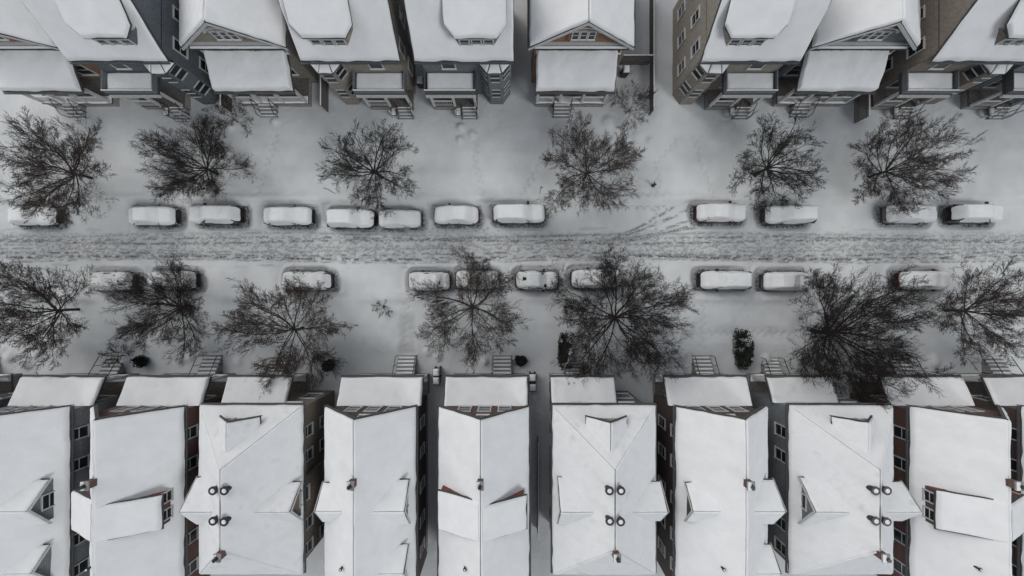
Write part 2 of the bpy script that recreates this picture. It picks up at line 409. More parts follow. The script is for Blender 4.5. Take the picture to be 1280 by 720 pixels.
def top_side(cx,wall='w_grey',name='wooden_house',hw=3.9,flip=1):
    h=House(name,cx,18.15,1,wall)
    h.box(wall,-hw+.35,hw-.35,.6,8.5,-.3,6.3)
    D=3.6; zr=10.2
    for a in (0,9.0):
        h.plane([(-hw,a,6.0),(hw,a,6.0),(hw,D,zr),(-hw,D,zr)],.24)
    W=h.acc(wall)
    for sg in (-1,1): W.poly([h.pt(sg*(hw-.35),.5,6.25),h.pt(sg*(hw-.35),8.5,6.25),h.pt(sg*(hw-.35),D,zr-.2)])
    h.box('gutter',-hw,hw,-.1,-.004,5.85,5.97)
    c=flip*1.1
    x0,x1=c-2.1,c+2.1; zb,zt=6.6,8.0; vF=.7
    pts=[(x0+.05,1.35),(x0+.75,vF),(x1-.75,vF),(x1-.05,1.35)]
    for i in range(3):
        p,q=pts[i],pts[i+1]; W.poly([h.pt(*p,zb),h.pt(*q,zb),h.pt(*q,zt-.1),h.pt(*p,zt-.1)])
    W.poly([h.pt(x0+.05,1.35,zb),h.pt(x0+.05,3.3,zb+2),h.pt(x0+.05,3.3,zt),h.pt(x0+.05,1.35,zt-.1)]); W.poly([h.pt(x1-.05,1.35,zb),h.pt(x1-.05,3.3,zb+2),h.pt(x1-.05,3.3,zt),h.pt(x1-.05,1.35,zt-.1)])
    for u in (c-.9,c,c+.9): h.window('trim',u,vF,6.85,.62,.8)
    g=lambda v: zt+(v-.4)*.62
    h.plane([(x0+.55,.45,g(.45)),(x1-.55,.45,g(.45)),(x1-.55,3.55,g(3.55)),(x0+.55,3.55,g(3.55))],.2,(1,0,0,0),k=.0)
    h.plane([(x0-.15,1.15,g(1.15)),(x0+.55,.45,g(.45)),(x0+.55,3.55,g(3.55)),(x0-.15,3.55,g(3.55))],.2,(1,0,0,1),k=.0)
    h.plane([(x1-.55,.45,g(.45)),(x1+.15,1.15,g(1.15)),(x1+.15,3.55,g(3.55)),(x1-.55,3.55,g(3.55))],.2,(1,1,0,0),k=.0)
    f=flip
    ua,ub=(-3.6,.7) if f>0 else (-.7,3.6)
    uc=(ua+ub)/2; vf=-1.15
    h.box('shingle',ua,ub,vf,.6,3.25,3.5); h.snowbox(ua+.12,ub-.12,vf+.15,.56,3.502,.2)
    for a in ((ua,ub,vf,vf+.08),(ua,ua+.08,vf+.083,.59),(ub-.08,ub,vf+.083,.59)): h.box('w_grey' if wall!='w_grey' else 'gutter',a[0],a[1],a[2],a[3],3.503,3.98)
    h.snowbox(ua,ub,vf-.01,vf+.09,3.983,.07)
    h.box('deck',ua+.1,ub-.1,vf+.25,.6,.65,.8); h.box('conc',ua+.15,ub-.15,vf+.3,.6,-.3,.647)
    for u in (ua+.25,uc,ub-.25): h.box('trim',u-.1,u+.1,vf+.2,vf+.4,.8,3.248)
    h.rail(ua+.3,uc-.1,vf+.3,.8); h.steps(ub-.9,1.3,vf+.25,vf-.6,.8,4)
    h.box('trim',ua+.02,ub-.02,vf-.15,vf-.002,3.05,3.3)
    h.box('deck',ub-2.1,ub-1.66,vf-.5,vf+.24,.5,.62); h.snowbox(ub-2.1,ub-1.7,vf-.5,vf+.2,.622,.1)
    for u in (ub-2.05,ub-.05): h.box('trim',u-.05,u+.05,vf-.5,vf-.4,0,1.5)
    b0,b1=(1.1,3.6) if f>0 else (-3.6,-1.1)
    bp=[(b0,.6),(b0+.7,-.35),(b1-.7,-.35),(b1,.6)]
    for i in range(3):
        p,q=bp[i],bp[i+1]
        W.poly([h.pt(*p,-.3),h.pt(*q,-.3),h.pt(*q,5.2),h.pt(*p,5.2)])
        for z in (1.5,3.9):
            m0=np.array(p);m1=np.array(q); d=m1-m0; l=np.linalg.norm(d); d/=l; nn=np.array([d[1],-d[0]])
            a=m0+d*.18+nn*.02; b=m1-d*.18+nn*.02
            h.acc('glass').poly([h.pt(*a,z),h.pt(*b,z),h.pt(*b,z+1.1),h.pt(*a,z+1.1)])
            for zz in (z-.1,z+1.1,z+.52):
                a2=a+nn*.06;b2=b+nn*.06
                h.acc('trim').hexa([h.pt(*a,zz),h.pt(*b,zz),h.pt(*b2,zz),h.pt(*a2,zz),h.pt(*a,zz+.08),h.pt(*b,zz+.08),h.pt(*b2,zz+.08),h.pt(*a2,zz+.08)])
    h.plane([(b0-.1,.4,5.2),(b0+.65,-.5,5.2),(b0+1,.6,5.6),(b0+.9,.6,5.6)],.1)
    h.plane([(b0+.65,-.5,5.2),(b1-.65,-.5,5.2),(b1-1,.6,5.6),(b0+1,.6,5.6)],.1)
    h.plane([(b1-.65,-.5,5.2),(b1+.1,.4,5.2),(b1-.9,.6,5.6),(b1-1,.6,5.6)],.1)
    h.window('trim',uc,.6,4.2,1.0,1.2); h.window('trim',uc-.9,.6,1.4,.9,1.3)
    for v in (2,4.5,7):
        for z in (1.4,4.0):
            h.window('trim',hw-.35,v,z,.8,1.2,'right'); h.window('trim',-hw+.35,v,z,.8,1.2,'left')
    h.done(); return h

bot_center(-2.2,'brick2','brick_house')
bot_center(-11.1,'brick','brick_house',dor='gable')
bot_hip(7.17)
top_gable(5.45)
top_side(-3.75,'w_grey')
top_side(-12.6,'w_cream',flip=-1)
bot_hip(-20.3,'w_tan'); bot_center(-29.3,'brick2'); bot_center(-38.3,'w_grey','wooden_house','gable')
bot_center(16.4,'brick','brick_house','gable'); bot_hip(25.6,'w_grey'); bot_center(34.8,'brick2'); bot_center(43.6,'brick','brick_house','gable'); bot_hip(-47.3,'w_blue')
top_gable(-21.8,'w_cream'); top_side(-30.7,'w_blue'); top_gable(-39.8,'w_brown')
top_side(18.6,'w_cream',flip=-1); top_gable(27.6,'w_grey'); top_side(36.6,'w_tan'); top_side(45.4,'w_grey')

# ---------------------------------------------------------------- cars
def car(x,y,Ln=4.5,hd=1,ci=0,kind='sedan',bare=0.,sd=0,rot=0,W=1.78):
    e=empty('parked_car',(x,y,-.08)); e.rotation_euler[2]=rot+(0 if hd>0 else math.pi)
    hl=Ln/2; hw=W/2
    roof=1.45 if kind=='sedan' else 1.66; hood=.92 if kind=='sedan' else 1.02
    def mk(name,V,F,m,smooth=False):
        me=bpy.data.meshes.new(name)
        me.from_pydata([tuple(map(float,v)) for v in V],[],[tuple(map(int,f)) for f in F])
        me.materials.append(m)
        if smooth: me.polygons.foreach_set('use_smooth',[True]*len(me.polygons))
        o=bpy.data.objects.new(name,me); S.collection.objects.link(o); o.parent=e; return o
    st=np.linspace(-1,1,17); V=[];F=[]
    for s in st:
        w=hw*(1-.20*abs(s)**6-.05*s*s); zt=hood-.10*max(0,abs(s)-.55)/.45-.05*(abs(s)>.97); lo=.24+.12*abs(s)**8
        sec=[(w*.86,lo),(w*.98,lo+.12),(w,.6),(w*.96,zt-.12),(w*.88,zt-.02),(w*.5,zt+.03),(0,zt+.045)]
        sec=[(a,b) for a,b in sec]+[(-a,b) for a,b in sec[:-1][::-1]]
        for a,b in sec: V.append((s*hl*(1-.03*(abs(a)/hw)**4*(abs(s)>.9)),a,b))
    k=13
    for i in range(16):
        for j in range(k-1): F.append((i*k+j,i*k+j+1,(i+1)*k+j+1,(i+1)*k+j))
        F.append((i*k+k-1,i*k,(i+1)*k,(i+1)*k+k-1))
    F.append(tuple(range(k))); F.append(tuple(range(16*k,17*k))[::-1])
    mk('body',V,F,PAINT[ci%5],True)
    if kind=='sedan': b0,b1,t0,t1=-.78*hl,.50*hl,-.46*hl,.12*hl
    else: b0,b1,t0,t1=-.96*hl,.52*hl,-.86*hl,.16*hl
    zb=hood-.02; A=Acc()
    A.hexa([(b0,-hw*.9,zb),(b1,-hw*.9,zb),(b1,hw*.9,zb),(b0,hw*.9,zb),(t0,-hw*.7,roof-.03),(t1,-hw*.7,roof-.03),(t1,hw*.7,roof-.03),(t0,hw*.7,roof-.03)])
    mk('windows',A.V,A.F,M['glass'])
    A=Acc(); A.hexa([(t0-.04,-hw*.73,roof-.04),(t1+.04,-hw*.73,roof-.04),(t1+.04,hw*.73,roof-.04),(t0-.04,hw*.73,roof-.04),(t0+.1,-hw*.6,roof+.02),(t1-.1,-hw*.6,roof+.02),(t1-.1,hw*.6,roof+.02),(t0+.1,hw*.6,roof+.02)])
    for sg in (-1,1):
        for (xb,xt) in ((b0,t0),(b1,t1),((b0+b1)/2,(t0+t1)/2)):
            yb=sg*hw*.91; yt=sg*hw*.715; q=.05
            A.hexa([(xb-q,yb-.02,zb),(xb+q,yb-.02,zb),(xb+q,yb+.02,zb),(xb-q,yb+.02,zb),(xt-q,yt-.02,roof-.045),(xt+q,yt-.02,roof-.045),(xt+q,yt+.02,roof-.045),(xt-q,yt+.02,roof-.045)])
        A.box(b1-.5,b1-.3,*sorted((sg*hw*.93,sg*(hw+.16))),zb-.02,zb+.13)
    mk('roof_and_mirrors',A.V,A.F,PAINT[ci%5])
    A=Acc();B=Acc()
    for sx in (-.6*hl,.6*hl):
        for sg in (-1,1): A.cyly((sx,sg*(hw-.1),.33),.33,.22); B.cyly((sx,sg*(hw-.1),.33),.19,.235,10)
    mk('tyres',A.V,A.F,M['rubber']); mk('hubs',B.V,B.F,M['metal'])
    A=Acc();B=Acc();C=Acc()
    for sg in (-1,1):
        A.box(hl-.13,hl-.02,*sorted((sg*hw*.45,sg*hw*.76)),.62,.74); B.box(-hl+.02,-hl+.12,*sorted((sg*hw*.45,sg*hw*.76)),.66,.8)
    C.box(hl-.06,hl+.05,-hw*.68,hw*.68,.3,.48); C.box(-hl-.05,-hl+.06,-hw*.68,hw*.68,.32,.5)
    mk('headlamps',A.V,A.F,M['lamp']); mk('tail_lamps',B.V,B.F,M['tail']); mk('bumpers',C.V,C.F,M['black'])
    nx,ny=72,32; u=np.linspace(-1,1,nx); v=np.linspace(-1,1,ny); U,Vv=np.meshgrid(u,v,indexing='ij')
    X=U*(hl-.02)*(1-.07*np.abs(Vv)**5); Y=Vv*(hw-.05)*(1-.20*np.abs(U)**7)
    cab=sm(b0-.15,t0+.2,X)*(1-sm(t1-.25,b1+.15,X)); side=1-sm(.60,1.0,np.abs(Y)/hw)
    z=(hood+.04-.08*np.clip(np.abs(U)-.6,0,1)/.4)+cab*side*(roof-hood)
    ed=np.minimum((1-np.abs(U))*hl,(1-np.abs(Vv))*hw); q=np.clip(ed/.3,0,1)
    thin=0
    if bare>0:
        fr=(sm(t1-.05,t1+.1,X)*(1-sm(b1-.1,b1+.05,X))+sm(b0-.05,b0+.1,X)*(1-sm(t0-.1,t0+.05,X)))*(np.abs(Y)<hw*.8)
        thin=fr*bare
    z=z+(.20+.10*fbm(X/.7,Y/.7,3,sd))*np.sqrt(1-(1-q)**2)*(1-.7*thin)-.13*(1-q)+.03*fbm(X/.15,Y/.15,2,sd+3)*q
    X=X+.06*(vn(X*1.5,Y*1.5,sd)-.5); Y=Y+.08*(vn(X*1.5,Y*1.5,sd+8)-.5)
    I=np.arange(nx*ny).reshape(nx,ny); F=np.stack([I[:-1,:-1],I[1:,:-1],I[1:,1:],I[:-1,1:]],-1).reshape(-1,4)
    if bare>0:
        Xc=X.ravel()[F].mean(1);Yc=Y.ravel()[F].mean(1)
        fr=((Xc>t1+.1)&(Xc<b1-.1))|((Xc<t0-.08)&(Xc>b0+.1)&(kind=='sedan')); sdn=(np.abs(Yc)>hw*.78)&(np.abs(Yc)<hw*.9)&(Xc>b0+.15)&(Xc<b1-.15)
        k2=((fr&(np.abs(Yc)<hw*.7))&(fbm(Xc*3.5,Yc*3.5,3,sd+1)<bare*.75))|(sdn&(fbm(Xc*2.5,Yc*2.5,3,sd+1)<bare))
        F=F[~k2]
    mk('snow_cover',np.stack([X,Y,z],-1).reshape(-1,3),F.tolist(),M['snowcar'],True)
    return (x,y,hl,hw)
CARS=[]
def C(*a,**k): CARS.append(car(*a,**k))
C(.65,7.4,4.75,1,0,'suv',0.0,1,.02,1.85); C(-5.1,7.3,4.1,-1,1,'sedan',.0,2,-.01); C(-10.3,6.95,3.9,1,2,'sedan',0,3,.0); C(-14.75,6.95,4.3,1,0,'suv',.2,4)
C(-7.6,1.2,3.8,-1,1,'sedan',.36,5); C(-3.2,1.35,4.0,1,3,'sedan',.3,6); C(2.3,1.3,3.9,1,0,'sedan',.48,7,-.02); C(7.7,1.45,4.5,-1,1,'suv',.25,8,.02)
C(19.2,7.5,4.6,1,4,'sedan',.2,9); C(25.4,7.3,4.5,-1,1,'suv',.1,10); C(36.6,7.4,4.6,1,2,'sedan',0,12); C(42.5,7.4,4.6,1,0,'suv',0,22)
C(-20.6,7.2,4.5,1,3,'sedan',.1,13); C(-27.2,7.3,4.7,-1,0,'suv',0,14); C(-33.0,7.2,4.3,1,1,'sedan',.2,15); C(-44,7.2,4.3,1,1,'sedan',.2,25)
C(19.5,1.3,4.6,-1,0,'suv',.3,16); C(25.2,1.2,4.3,1,2,'sedan',.25,17); C(37.8,1.3,4.5,1,4,'sedan',0,18)
C(-18.8,1.25,4.5,-1,1,'suv',.3,19); C(-31.2,1.3,4.4,1,0,'sedan',.3,20); C(-37.0,1.2,4.3,1,2,'sedan',.3,21)

# ---------------------------------------------------------------- ground / road
rm_=random.Random(9); MOUNDS=[]
for i in range(46):
    MOUNDS.append((rm_.uniform(-50,50),rm_.choice((rm_.uniform(14.2,16.2),rm_.uniform(-6.4,-5.0),rm_.uniform(-6.4,-5.0))),rm_.uniform(.3,.6),rm_.uniform(.15,.38)))
def base_h(X,Y):
    z=.24*(fbm(X/7,Y/7,3,1)-.5)+.12*(fbm(X/1.6,Y/1.6,3,2)-.5)+.035*(fbm(X/.35,Y/.35,2,3)-.5)
    b=np.exp(-((Y-9.0)/.45)**2)+np.exp(-((Y+.35)/.4)**2)
    z=z+b*(.10+.24*fbm(X/1.1,Y/1.1,3,5))
    for yc in (12.4,-3.6):
        z=z-.08*np.exp(-((Y-yc-.15*np.sin(X/5))/.7)**4)*(.4+vn(X/2,Y/2,9))
    return z
def trail(Z,D,X1,Y1,pts,depth=.09,amp=.45,side=.13,step=.36):
    rr=random.Random(len(pts)*7+int(pts[0][0]*10)); k=0
    for (x0,y0),(x1,y1) in zip(pts[:-1],pts[1:]):
        l=math.hypot(x1-x0,y1-y0); nx,ny=-(y1-y0)/l,(x1-x0)/l
        for i in range(int(l/step)):
            t=(i+.5)*step/l; k+=1; sg=1 if k%2 else -1
            cx=x0+(x1-x0)*t+nx*sg*side+rr.uniform(-.06,.06); cy=y0+(y1-y0)*t+ny*sg*side+rr.uniform(-.06,.06)
            i0,i1=np.searchsorted(X1,[cx-.5,cx+.5]); j0,j1=np.searchsorted(Y1,[cy-.5,cy+.5])
            xx,yy=np.meshgrid(X1[i0:i1],Y1[j0:j1],indexing='ij'); g=np.exp(-(((xx-cx)**2+(yy-cy)**2)/.022))
            Z[i0:i1,j0:j1]-=depth*g; D[i0:i1,j0:j1]=np.maximum(D[i0:i1,j0:j1],amp*g)
def grid_obj(name,X1,Y1,Z,D,m):
    X,Y=np.meshgrid(X1,Y1,indexing='ij'); n,k=X.shape; I=np.arange(n*k).reshape(n,k)
    F=np.stack([I[:-1,:-1],I[1:,:-1],I[1:,1:],I[:-1,1:]],-1).reshape(-1,4)
    o=new_obj(name,np.stack([X,Y,Z],-1).reshape(-1,3),F,m,None,True)
    a=o.data.attributes.new('dirt_shade','FLOAT','POINT'); a.data.foreach_set('value',D.astype(np.float32).ravel())
    v=np.clip(.55+1.5*(fbm(X/9,Y/6,3,60)-.5)+.7*(fbm(X/1.1,Y/1.1,3,63)-.5),0,1)
    a=o.data.attributes.new('var','FLOAT','POINT'); a.data.foreach_set('value',v.astype(np.float32).ravel()); return o
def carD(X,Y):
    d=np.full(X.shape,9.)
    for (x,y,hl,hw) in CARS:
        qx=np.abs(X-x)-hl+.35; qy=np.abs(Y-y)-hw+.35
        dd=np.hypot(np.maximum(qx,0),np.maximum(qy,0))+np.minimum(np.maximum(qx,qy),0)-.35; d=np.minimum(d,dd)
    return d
X1=np.concatenate([[-600,-350,-200,-120,-80,-62],np.arange(-53,53,.14),[62,80,120,200,350,600]])
Y1=np.concatenate([[-600,-350,-200,-110,-60,-35],np.arange(-25,25,.14),[35,60,110,200,350,600]])
X,Y=np.meshgrid(X1,Y1,indexing='ij')
Z=base_h(X,Y)-.3*sm(.1,.6,Y)*(1-sm(8.0,8.5,Y)); D=np.zeros_like(Z)
for mx,my,mr,mh in MOUNDS: Z+=mh*np.exp(-(((X-mx)**2+(Y-my)**2)/mr**2)**1.5)
for p in ([(1.0,9.2),(2.5,12),(4.6,15.8)],[(-2.5,9.2),(-3.5,12.4),(-3.3,15.5)],[(-.9,-.5),(-.9,-5.4)],[(-9.8,-.3),(-10,-5.3)],[(12.0,9),(11.3,14),(11.0,22)],
          [(14,10.0),(13.4,12.2),(16,15)],[(5.5,-3.6),(5.6,-6.3)],[(19,9),(17,15)],[(-24,9.2),(-22,15)],[(18,-.5),(17.8,-5.4)],[(-21.8,-.4),(-21.8,-6)],
          [(30,-.4),(36,-5.5)],[(-33,9),(-31,15.6)],[(2.3,-9),(2.4,-20)],[(14,-3.6),(30,-3.7)],[(8.5,9.0),(15,9.6)]):
    trail(Z,D,X1,Y1,p,.09,.2)
for xc,y0,y1 in ((-9.8,-5.5,-1.8),(-.9,-5.5,-4),(4.6,14,16.5)):
    g=np.exp(-((X-xc)/.75)**6)*sm(y0-.2,y0+.2,Y)*(1-sm(y1-.6,y1+.6,Y)); Z-=.09*g; D=np.maximum(D,.22*g)
g=np.exp(-((X-11.3)/.9)**6)*sm(17,20,Y); D=np.maximum(D,.25*g)
grid_obj('ground',X1,Y1,Z,D,M['ground'])

Xr=np.concatenate([[-600,-300,-120,-70],np.arange(-53,53,.105),[70,120,300,600]]); Yr=np.arange(-.25,8.86,.075)
X,Y=np.meshgrid(Xr,Yr,indexing='ij')
cut=sm(-.2,1.0,Y)*(1-sm(7.8,8.8,Y)); Z=base_h(X,Y)*(1-.45*cut)+.008-.09*cut
D=np.zeros_like(Z)
band=np.exp(-((Y-4.5)/1.35)**6)
Z=Z-.05*band
def ln(yc,w,amp,seg=None,ph=0):
    global D,Z
    wob=.16*np.sin(X/7+ph)+.12*(vn(X/2.5,0*X,int(ph*10)+2)-.5)+.06*(vn(X/.5,0*X,int(ph*3)+4)-.5)
    g=np.exp(-((Y-yc-wob)/w)**2)
    br=sm(.36,.56,fbm(X/.4,Y/.16,3,int(ph*5)+1)+.12*(fbm(X/4,Y*0,2,int(ph*7))-.5))
    if seg is not None: g=g*seg
    D=np.maximum(D,amp*g*br); Z=Z-.035*g*(.4+br)
for yc,w,a,ph in ((3.45,.22,1.,.3),(3.78,.16,.9,1.1),(4.15,.15,.7,2.0),(4.55,.12,.6,.7),(4.95,.16,.9,3.1),(5.25,.14,.9,4.4),(5.6,.13,.6,5.0),(3.15,.12,.7,6.1)):
    ln(yc,w,a,None,ph)
br=sm(.44,.62,fbm(X/.22,Y/.15,3,21)); D=np.maximum(D,band*br*.6); D=np.maximum(D,band*.2); Z+=band*.045*(fbm(X/.2,Y/.15,2,22)-.5)
for k,(x0,y0,x1,y1) in enumerate(((8.0,4.9,16.5,7.9),(8.6,4.6,17.0,7.1),(9.5,5.4,15.5,8.4),(6.5,4.9,17.5,6.3),(10,4.9,18,6.8),(-6,5.3,11,5.7))):
    t=np.clip((X-x0)/(x1-x0),0,1); yc=y0+(y1-y0)*(t**1.3); s=sm(x0-.4,x0+.4,X)*(1-sm(x1-.5,x1+.5,X))
    g=np.exp(-((Y-yc)/.15)**2)*s; tr=.5+.5*np.sin((X+Y*.8)*2*math.pi/.34); br=sm(.3,.5,fbm(X/.5,Y/.2,3,30+k))
    D=np.maximum(D,1.*g*br*(.6+.4*tr)); Z-=.05*g
for yc in (6.0,2.6): 
    g=np.exp(-((Y-yc-.2*np.sin(X/4))/.18)**2)*sm(.45,.7,fbm(X/1.5,Y/.4,3,41)); D=np.maximum(D,.28*g); Z-=.03*g
cd=carD(X,Y); ring=np.exp(-((cd-.08)/.2)**2); rm=.6+.4*sm(.3,.6,fbm(X/1.3,Y/1.3,3,50))  # dark ring round each car: wet asphalt plus gap shadow painted into the colour
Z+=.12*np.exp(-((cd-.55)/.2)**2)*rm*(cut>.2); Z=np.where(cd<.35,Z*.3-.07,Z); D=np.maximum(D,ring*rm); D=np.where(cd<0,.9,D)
for p in ([(1,9),(-1.5,5.8)],[(2.6,2.4),(12.5,3.0)],[(-14,5.9),(-2,6.1)],[(9,8.4),(15,8.1)],[(13,2.0),(13.6,8.6)]): trail(Z,D,Xr,Yr,p,.06,.5)
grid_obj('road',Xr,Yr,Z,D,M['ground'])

# ---------------------------------------------------------------- trees
def perp(d,rn):
    v=Vector((rn.uniform(-1,1),rn.uniform(-1,1),rn.uniform(-1,1))); v=v-v.project(d); return v.normalized()
def make_tree_mesh(seed,R,top,trunk,tr,nl=9,dens=1.0,twm='twig_brown',flat_=1.0,elmin=.12):
    rn=random.Random(seed); V=[[],[]];F=[[],[]]
    def tube(pts,rad,k,b):
        base=len(V[b]); n=len(pts)
        for i,(p,r) in enumerate(zip(pts,rad)):
            d=(pts[min(i+1,n-1)]-pts[max(i-1,0)]).normalized()
            a=d.orthogonal().normalized(); c=d.cross(a)
            for j in range(k):
                t=2*math.pi*j/k; V[b].append(tuple(p+a*(r*math.cos(t))+c*(r*math.sin(t))))
        for i in range(n-1):
            for j in range(k):
                q=(j+1)%k; F[b].append((base+i*k+j,base+i*k+q,base+(i+1)*k+q,base+(i+1)*k+j))
    def br(p,d,l,r,lv):
        n=(6,7,5,4,3,2)[lv]; pts=[p.copy()]; rad=[r]; dd=d.copy(); r1=max(r*(.35 if lv<3 else .55),.006)
        for i in range(n):
            dd=(dd+perp(dd,rn)*(.15 if lv<2 else .2)+Vector((0,0,.035*flat_))).normalized()
            pts.append(pts[-1]+dd*(l/n)); rad.append(r+(r1-r)*(i+1)/n)
        b=0 if lv<3 else 1; tube(pts,rad,(8,6,5,3,3,3)[lv],b)
        if lv==5: return
        cnt=(0,10,6,5,3,0)[lv]; cnt=int(cnt*dens+rn.random())
        for c in range(cnt):
            t=.18+.82*(c+rn.random())/cnt
            f=t*n; i=min(int(f),n-1); q=pts[i].lerp(pts[i+1],f-i); dl=(pts[i+1]-pts[i]).normalized()
            ang=rn.uniform(.35,.9); sd=perp(dl,rn); 
            sd.z*=.6; nd=(dl*math.cos(ang)+sd*math.sin(ang)).normalized()
            nd.z=max(nd.z,-.15)
            ll=l*rn.uniform(.42,.66)*(1-.42*t if lv==1 else 1-.3*t); rr_=max((r+(r1-r)*t)*rn.uniform(.4,.58),.0078)
            br(q,nd,ll,rr_,lv+1)
    p=Vector((0,0,-.3)); pts=[p]; rad=[tr*1.2]
    for i in range(5):
        pts.append(pts[-1]+Vector((rn.uniform(-.05,.05),rn.uniform(-.05,.05),(trunk+.3)/5))); rad.append(tr*(1.0-.06*i))
    tube(pts,rad,10,0); t=pts[-1]
    off=rn.random()*6.28
    for i in range(nl):
        a=off+2*math.pi*(i+rn.uniform(-.25,.25))/nl; el=rn.uniform(elmin,.5) if i%3 else rn.uniform(.6,.95)
        st=t-Vector((0,0,rn.uniform(0,trunk*.3)))
        br(st,Vector((math.cos(a)*math.cos(el),math.sin(a)*math.cos(el),math.sin(el))),R*rn.uniform(.93,1.0),tr*rn.uniform(.3,.5),1)
    br(t,Vector((.1,.05,1)),(top-trunk)*.7,tr*.5,1)
    out=[]
    for b,m in ((0,'bark'),(1,twm)):
        me=bpy.data.meshes.new('limbs' if b==0 else 'twigs'); va=np.array(V[b],np.float32); fa=np.array(F[b],np.int32)
        me.vertices.add(len(va)); me.vertices.foreach_set('co',va.ravel()); me.loops.add(fa.size); me.loops.foreach_set('vertex_index',fa.ravel())
        me.polygons.add(len(fa)); me.polygons.foreach_set('loop_start',np.arange(0,fa.size,4,dtype=np.int32)); me.update(calc_edges=True); me.materials.append(M[m]); out.append(me)
    return out
def place(name,ms,x,y,rot=0,sc=1):
    e=empty(name,(x,y,0)); e.rotation_euler[2]=rot; e.scale=(sc,sc,sc)
    for me in ms:
        o=bpy.data.objects.new(me.name,me); S.collection.objects.link(o); o.parent=e
tA=make_tree_mesh(11,4.1,5.8,1.7,.13,14,1.1,'twig_brown')
tB=make_tree_mesh(22,4.4,5.8,1.7,.13,15,1.1,'twig_brown')
tC=make_tree_mesh(13,5.6,7.2,2.0,.2,16,1.2,'twig_dark')
tD=make_tree_mesh(14,3.7,6.0,1.9,.16,13,1.05,'twig_green')
tE=make_tree_mesh(15,2.1,3.0,.5,.045,9,.75,'twig_brown')
tF=make_tree_mesh(16,.95,1.0,.15,.025,8,.6,'twig_dark',.3)
place('bare_tree',tA,6.7,10.8); place('bare_tree',tB,-3.65,-1.15,1.0); place('bare_tree',tC,9.2,-2.0,.4); place('bare_tree',tD,-12.2,11.0,2.0)
place('small_bare_tree',tE,10.75,17.2); place('bare_shrub',tF,-11.9,-1.2)
place('bare_tree',tC,28.2,-3.4,2.2,1.05); place('bare_tree',tB,-19.6,-3.2,2.6,1.05); place('bare_tree',tC,-30.0,-1.1,1.3,.72); place('bare_tree',tA,-40.6,-1.4,3.,1.05)
place('bare_tree',tD,22.8,11.2,.6,1.0); place('bare_tree',tA,33.5,11.0,1.9,1.0); place('bare_tree',tC,-27.6,11.3,4.0,.7); place('bare_tree',tB,-39.4,10.9,.3,1.0)
place('bare_tree',tA,40.6,-1.5,2.5,1.0); place('bare_shrub',tF,-36.6,-5.3,1,1.3); place('small_bare_tree',tE,-25.8,16.0,1.3)

def leafy(name,cx,cy,rx,ry,h,n,sd=0,cone=.0):
    rn=random.Random(sd); A=Acc(); B=Acc()
    e=empty(name,(cx,cy,0))
    for i in range(n):
        a=rn.uniform(0,2*math.pi); rr=math.sqrt(rn.uniform(.15,1)); z=h*rn.random()**.8
        lump=.82+.36*float(vn(a*1.6+sd,z*1.8,sd))
        k=(1-cone*z/h)*math.sqrt(max(.05,1-max(0,(z/h-.5)/.52)**2))*rn.uniform(.8,1.05)*lump
        ca,sa=math.cos(a),math.sin(a)
        if ry>1: ca=math.copysign(abs(ca)**.6,ca); sa=math.copysign(abs(sa)**.8,sa)
        p=Vector((cx+rx*rr*k*ca,cy+ry*rr*k*sa,z))
        d=Vector((math.cos(a)*.7,math.sin(a)*.7,rn.uniform(-.2,1))).normalized(); s=perp(d,rn)*rn.uniform(.03,.06); l=d*rn.uniform(.08,.17)
        (B if (z>h*.5 and vn(p.x*2.5,p.y*2.5,4)>.6 and rn.random()<.5) else A).poly([p-s,p+s,p+l+s*.3,p+l-s*.3])
    for k in range(7):
        a=k*.9; A.hexa([(cx-.03,cy-.03,0),(cx+.03,cy-.03,0),(cx+.03,cy+.03,0),(cx-.03,cy+.03,0)]+[(cx+rx*.6*math.cos(a)+dx,cy+ry*.6*math.sin(a)+dy,h*.7) for dx,dy in ((-.015,-.015),(.015,-.015),(.015,.015),(-.015,.015))])
    new_obj('foliage',A.V,A.F,M['leaf'],e); 
    if B.F: new_obj('snow_on_foliage',B.V,B.F,M['snow'],e)
leafy('evergreen_hedge',4.9,-5.1,.62,1.65,2.0,8000,1)
leafy('evergreen_bush',.75,-6.2,.6,.45,.8,1500,2)
leafy('evergreen_bush',-17.0,-6.6,.5,.5,.9,1500,6); leafy('evergreen_bush',-34.5,-6.2,.6,.5,1.0,1600,9)
leafy('evergreen_hedge',21.2,-5.0,.6,1.7,1.8,6000,7)

# ---------------------------------------------------------------- fences, hydrant, sign, bins
def fence(x0,y0,x1,y1,h=1.5,m='deck'):
    e=empty('wooden_fence',((x0+x1)/2,(y0+y1)/2,0)); A=Acc(); l=math.hypot(x1-x0,y1-y0); n=int(l/.16); rn=random.Random(int(l*10))
    dx,dy=(x1-x0)/l,(y1-y0)/l
    for i in range(n):
        t=(i+.5)*l/n; cx,cy=x0+dx*t,y0+dy*t; a=.065; hh=h+rn.uniform(-.03,.03)
        w=(abs(dx)*a+abs(dy)*.015,abs(dy)*a+abs(dx)*.015); A.box(cx-w[0],cx+w[0],cy-w[1],cy+w[1],-.2,hh)
    for z in (.35,h-.35): A.box(min(x0,x1)+.02*abs(dy),max(x0,x1)+.05*abs(dy),min(y0,y1)+.02*abs(dx),max(y0,y1)+.05*abs(dx),z,z+.08)
    new_obj('boards',A.V,A.F,M[m],e)
    w=.05
    snow_slab('snow_on_fence',(x0-w*abs(dy),y0-w*abs(dx),h),(x1-w*abs(dy),y1-w*abs(dx),h),(x1+w*abs(dy),y1+w*abs(dx),h),(x0+w*abs(dy),y0+w*abs(dx),h),.12,M['snow'],e)
